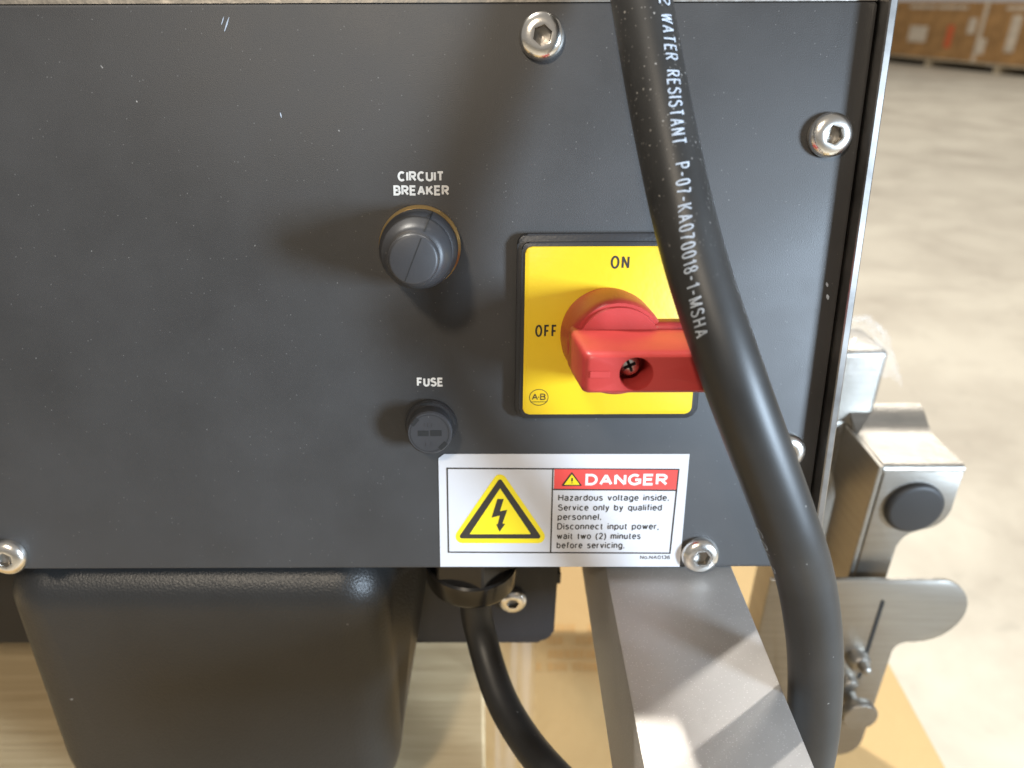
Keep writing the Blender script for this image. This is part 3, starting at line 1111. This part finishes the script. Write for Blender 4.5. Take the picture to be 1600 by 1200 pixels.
# ------------------------------------------------------------------ stainless bracket on the right
YK = 0.36
k_tl = on_wall(1379, 728, YK)
k_tr = on_wall(1510, 728, YK)
bx0, bx1, bz = k_tl.x, k_tr.x, k_tl.z
brk2 = thing('steel_bracket', 'bent stainless steel bracket with round black plug standing beside the enclosure', 'bracket', Matrix.Translation((bx0, YK, cz - 0.50)))
bo = brk2.location.copy()
TH = 0.0025


def wall_plate(outline, y, thick, bevel=0.0006):
    """outline in world x,z ; face at world y looking towards -y"""
    bm = prism(outline, -thick, 0.0, bevel, 2)
    bm.transform(Matrix.Translation((0, y, 0)) @ MX)
    return bm


def loc(bm, o):
    bm.transform(Matrix.Translation(-o))
    return bm


def arc(cx, cz_, r, a0, a1, n=8):
    return [(cx + r * math.cos(rad(a0 + (a1 - a0) * k / n)), cz_ + r * math.sin(rad(a0 + (a1 - a0) * k / n))) for k in range(n + 1)]


W_ = bx1 - bx0
legx = bx0 + 0.0215
zl = bz - 0.098
front = [(bx0 + 0.002, zl), (legx, zl)] + arc(legx + 0.012, bz - 0.0560, 0.012, 180, 95, 6) + arc(bx1 - 0.014, bz - 0.0300, 0.014, -75, 0, 6) + [(bx1, bz - 0.0035), (bx0 + 0.002, bz - 0.0035)]
obj('front_plate', loc(wall_plate(front, YK, TH), bo), M_steel, brk2, True)
# bent top: rolled front edge, flat, then curved up at the back
bm = bmesh.new()
profile = [(YK - 0.0002, bz - 0.0034), (YK + 0.0003, bz - 0.0018), (YK + 0.0014, bz - 0.0006), (YK + 0.003, bz)] + [(YK + 0.003 + 0.03 * k / 4, bz) for k in range(1, 5)] + \
          [(YK + 0.033 + 0.022 * k / 6, bz + 0.010 * (1 - math.cos(math.pi * k / 6)) / 2) for k in range(1, 7)]
rows = []
for (yy, zz) in profile:
    rows.append([bm.verts.new((bx0 + 0.0015, yy, zz)), bm.verts.new((bx1, yy, zz)), bm.verts.new((bx1, yy + .0008, zz - 0.0022)), bm.verts.new((bx0 + .0015, yy + .0008, zz - 0.0022))])
for r0, r1 in zip(rows, rows[1:]):
    for i in range(4):
        j = (i + 1) % 4
        bm.faces.new((r0[i], r0[j], r1[j], r1[i]))
bm.faces.new(rows[0])
bm.faces.new(list(reversed(rows[-1])))
obj('top_plate', loc(bm, bo), M_steel, brk2, True, 40)
# side plate facing the enclosure
bm = prism([(YK + 0.0005, bz - 0.0008), (YK + 0.0005, bz - 0.14), (YK + 0.034, bz - 0.14), (YK + 0.036, bz - 0.045), (YK + 0.046, bz - 0.035), (YK + 0.046, bz + 0.0005)], -TH / 2, TH / 2, 0.0005, 1)
bm.transform(Matrix(((0, 0, -1, bx0), (1, 0, 0, 0), (0, 1, 0, 0), (0, 0, 0, 1))))
obj('side_plate', loc(bm, bo), M_steel, brk2, True)
obj('rear_plate', loc(wall_plate([(bx0 - 0.040, bz - 0.030), (bx0 - 0.012, bz - 0.043), (bx0 - 0.0015, bz - 0.052), (bx0 - 0.0015, bz + 0.002), (bx0 - 0.040, bz + 0.002)], YK + 0.046, TH), bo), M_steel, brk2, True)
obj('post', loc(box(bx0 - 0.019, bx0 + 0.0165, YK + 0.048, YK + 0.085, bz - 0.45, on_wall(1340, 549, YK + 0.048).z, 0.004, 4), bo), M_steel, brk2, True)
pc = on_wall(1430, 795, YK - 0.003)
pm = Matrix.Translation(Vector((pc.x, YK, pc.z)) - bo) @ MX
obj('round_plug', rings([(0.0160, -0.001), (0.0163, 0.0010), (0.0161, 0.0030), (0.0150, 0.0042), (0.0135, 0.0045)], 48), M_gland2, brk2, True, 40, pm)

# stainless guide plate below the bracket
YG = 0.350
gx1 = on_wall(1510, 955, YG).x
gz1 = on_wall(1400, 906, YG).z
gz0 = on_wall(1400, 1003, YG).z
gxm = on_wall(1366, 1100, YG).x
gzb = on_wall(1330, 1180, YG).z
gd = thing('guide_plate', 'flat stainless guide plate with rounded arm, slot and thumb knob under the bracket', 'plate', Matrix.Translation((gxm, YG, gzb)))
go = gd.location.copy()
rr = (gz1 - gz0) / 2
sx = on_wall(1365, 985, YG).x
sz1, sz0 = on_wall(1376, 938, YG).z, on_wall(1352, 1060, YG).z
outl = [(gxm - 0.085, gzb + 0.02)] + arc(gxm - 0.045, gzb + 0.014, 0.014, 210, 270, 5) + arc(gxm - 0.014, gzb + 0.014, 0.014, -90, 0, 6) + arc(gxm + 0.007, gz0 - 0.007, 0.007, 180, 90, 5) + \
    arc(gx1 - rr, gz0 + rr, rr, -90, 90, 14) + [(gxm - 0.085, gz1)]
obj('blade', loc(wall_plate(outl, YG, 0.002, 0.0004), go), M_steel, gd, True)
obj('slot', loc(wall_plate(rrect(sx - 0.0011, sx + 0.0011, sz0, sz1, 0.001, 4), YG - 0.0004, 0.0006, 0.0), go), M_deep, gd)
for (px, py, r, hgt) in ((1347, 1042, 0.0068, 0.008), (1356, 1052, 0.0034, 0.014), (1330, 1075, 0.0055, 0.006)):
    q = on_wall(px, py, YG - hgt)
    obj('bolt', rings([(r, 0), (r, hgt * .7), (r * .8, hgt * .93), (r * .4, hgt)], 32), M_steel, gd, True, 40, Matrix.Translation(Vector((q.x, YG, q.z)) - go) @ MX)
q = on_wall(1345, 1122, YG - 0.018)
obj('thumb_knob', rings([(0.0045, 0.0), (0.0045, 0.011), (0.0102, 0.0115), (0.0108, 0.0125), (0.0108, 0.0172), (0.0102, 0.018)], 48), M_steel, gd, True, 40, Matrix.Translation(Vector((q.x, YG, q.z)) - go) @ MX)
obj('stem', loc(box(gxm - 0.032, gxm - 0.014, YG + 0.0005, YG + 0.008, gzb + 0.01, bz - 0.09), go), M_steel, gd)

# crumpled clear film on top of the bracket post
bm = bmesh.new()
t0 = on_wall(1345, 549, YK + 0.06)
gv = []
nx = ny = 22
for i in range(nx + 1):
    col = []
    for k in range(ny + 1):
        u, v = i / nx - .5, k / ny - .5
        rr_ = math.hypot(u, v) * 2
        z = 0.017 * max(0, 1 - rr_ ** 2) * (0.55 + 0.45 * math.sin(u * 5 + 1)) + random.uniform(-.0026, .0026)
        if rr_ > 0.75:
            z -= (rr_ - 0.75) * 0.03
        col.append(bm.verts.new((t0.x - .002 + u * 0.046 + random.uniform(-.0008, .0008), t0.y + 0.004 + v * 0.045, t0.z + 0.003 + z)))
    gv.append(col)
for i in range(nx):
    for k in range(ny):
        bm.faces.new((gv[i][k], gv[i + 1][k], gv[i + 1][k + 1], gv[i][k + 1]))
tag(obj('crumpled_film', bm, M_film), 'crumpled clear stretch film gathered on top of the bracket post', 'plastic film')

# ------------------------------------------------------------------ far pallet of cartons
w0 = on_level(1385, 98, 0.0)
w1 = on_level(1600, 121, 0.0)
dv = (w1 - w0).normalized()
ang = math.atan2(dv.y, dv.x)
LEN = (w1 - w0).length
PM = Matrix.Translation(w0 - dv * 0.5) @ Matrix.Rotation(ang, 4, 'Z')
pal = thing('pallet', 'long wooden pallet on the concrete floor carrying brown cartons', 'pallet', PM)
PL_ = LEN + 1.2
for k in range(7):
    obj('deck_board', box(0, PL_, 0.03 + k * 0.16, 0.03 + k * 0.16 + 0.13, 0.10, 0.125), M_pal, pal)
for x in (0.0, PL_ / 3, PL_ * 2 / 3, PL_ - 0.1):
    obj('block', box(x, x + 0.1, 0.05, 1.10, 0.001, 0.0995), M_pal, pal)
x = 0.02
ncol = 0
looks = [('plain brown carton on the long pallet, beside the one with the wide white label', 0), ('brown carton on the long pallet with a wide white label', 1),
         ('brown carton on the long pallet with an orange red sticker', 2), ('brown carton on the long pallet with two small white labels', 3), ('brown carton on the long pallet with a tall white label', 4)]
wds = [0.62, 0.55, 0.58, 0.6, 0.62]
i = 0
while x + 0.5 < PL_ and i < 5:
    w = wds[i]
    lbl, kind = looks[i]
    c = thing('carton', lbl, 'carton', PM @ Matrix.Translation((x, 0.06, 0.126)), 'cartons on the far pallet')
    obj('shell', box(0, w, 0, 0.9, 0, 0.75, 0.006, 1), M_boxcard, c)
    spots = {0: [], 1: [(0.12, 0.48, 0.2, 0.42)], 2: [(0.3, 0.42, 0.15, 0.45)], 3: [(0.06, 0.2, 0.35, 0.55), (0.3, 0.44, 0.1, 0.3)], 4: [(0.15, 0.3, 0.15, 0.6)]}[kind]
    for (u0, u1, v0, v1) in spots:
        obj('paper_label', box(u0, u1, -0.003, -0.0005, v0, v1), M_boxred if kind == 2 else M_boxwhite, c)
    obj('tape_strip', box(w / 2 - 0.03, w / 2 + 0.03, -0.0025, -0.0004, 0.0, 0.75) if kind in (0, 3) else box(0.01, w - .01, -0.0025, -0.0004, 0.66, 0.70), M_boxwhite, c)
    x += w + 0.012
    i += 1
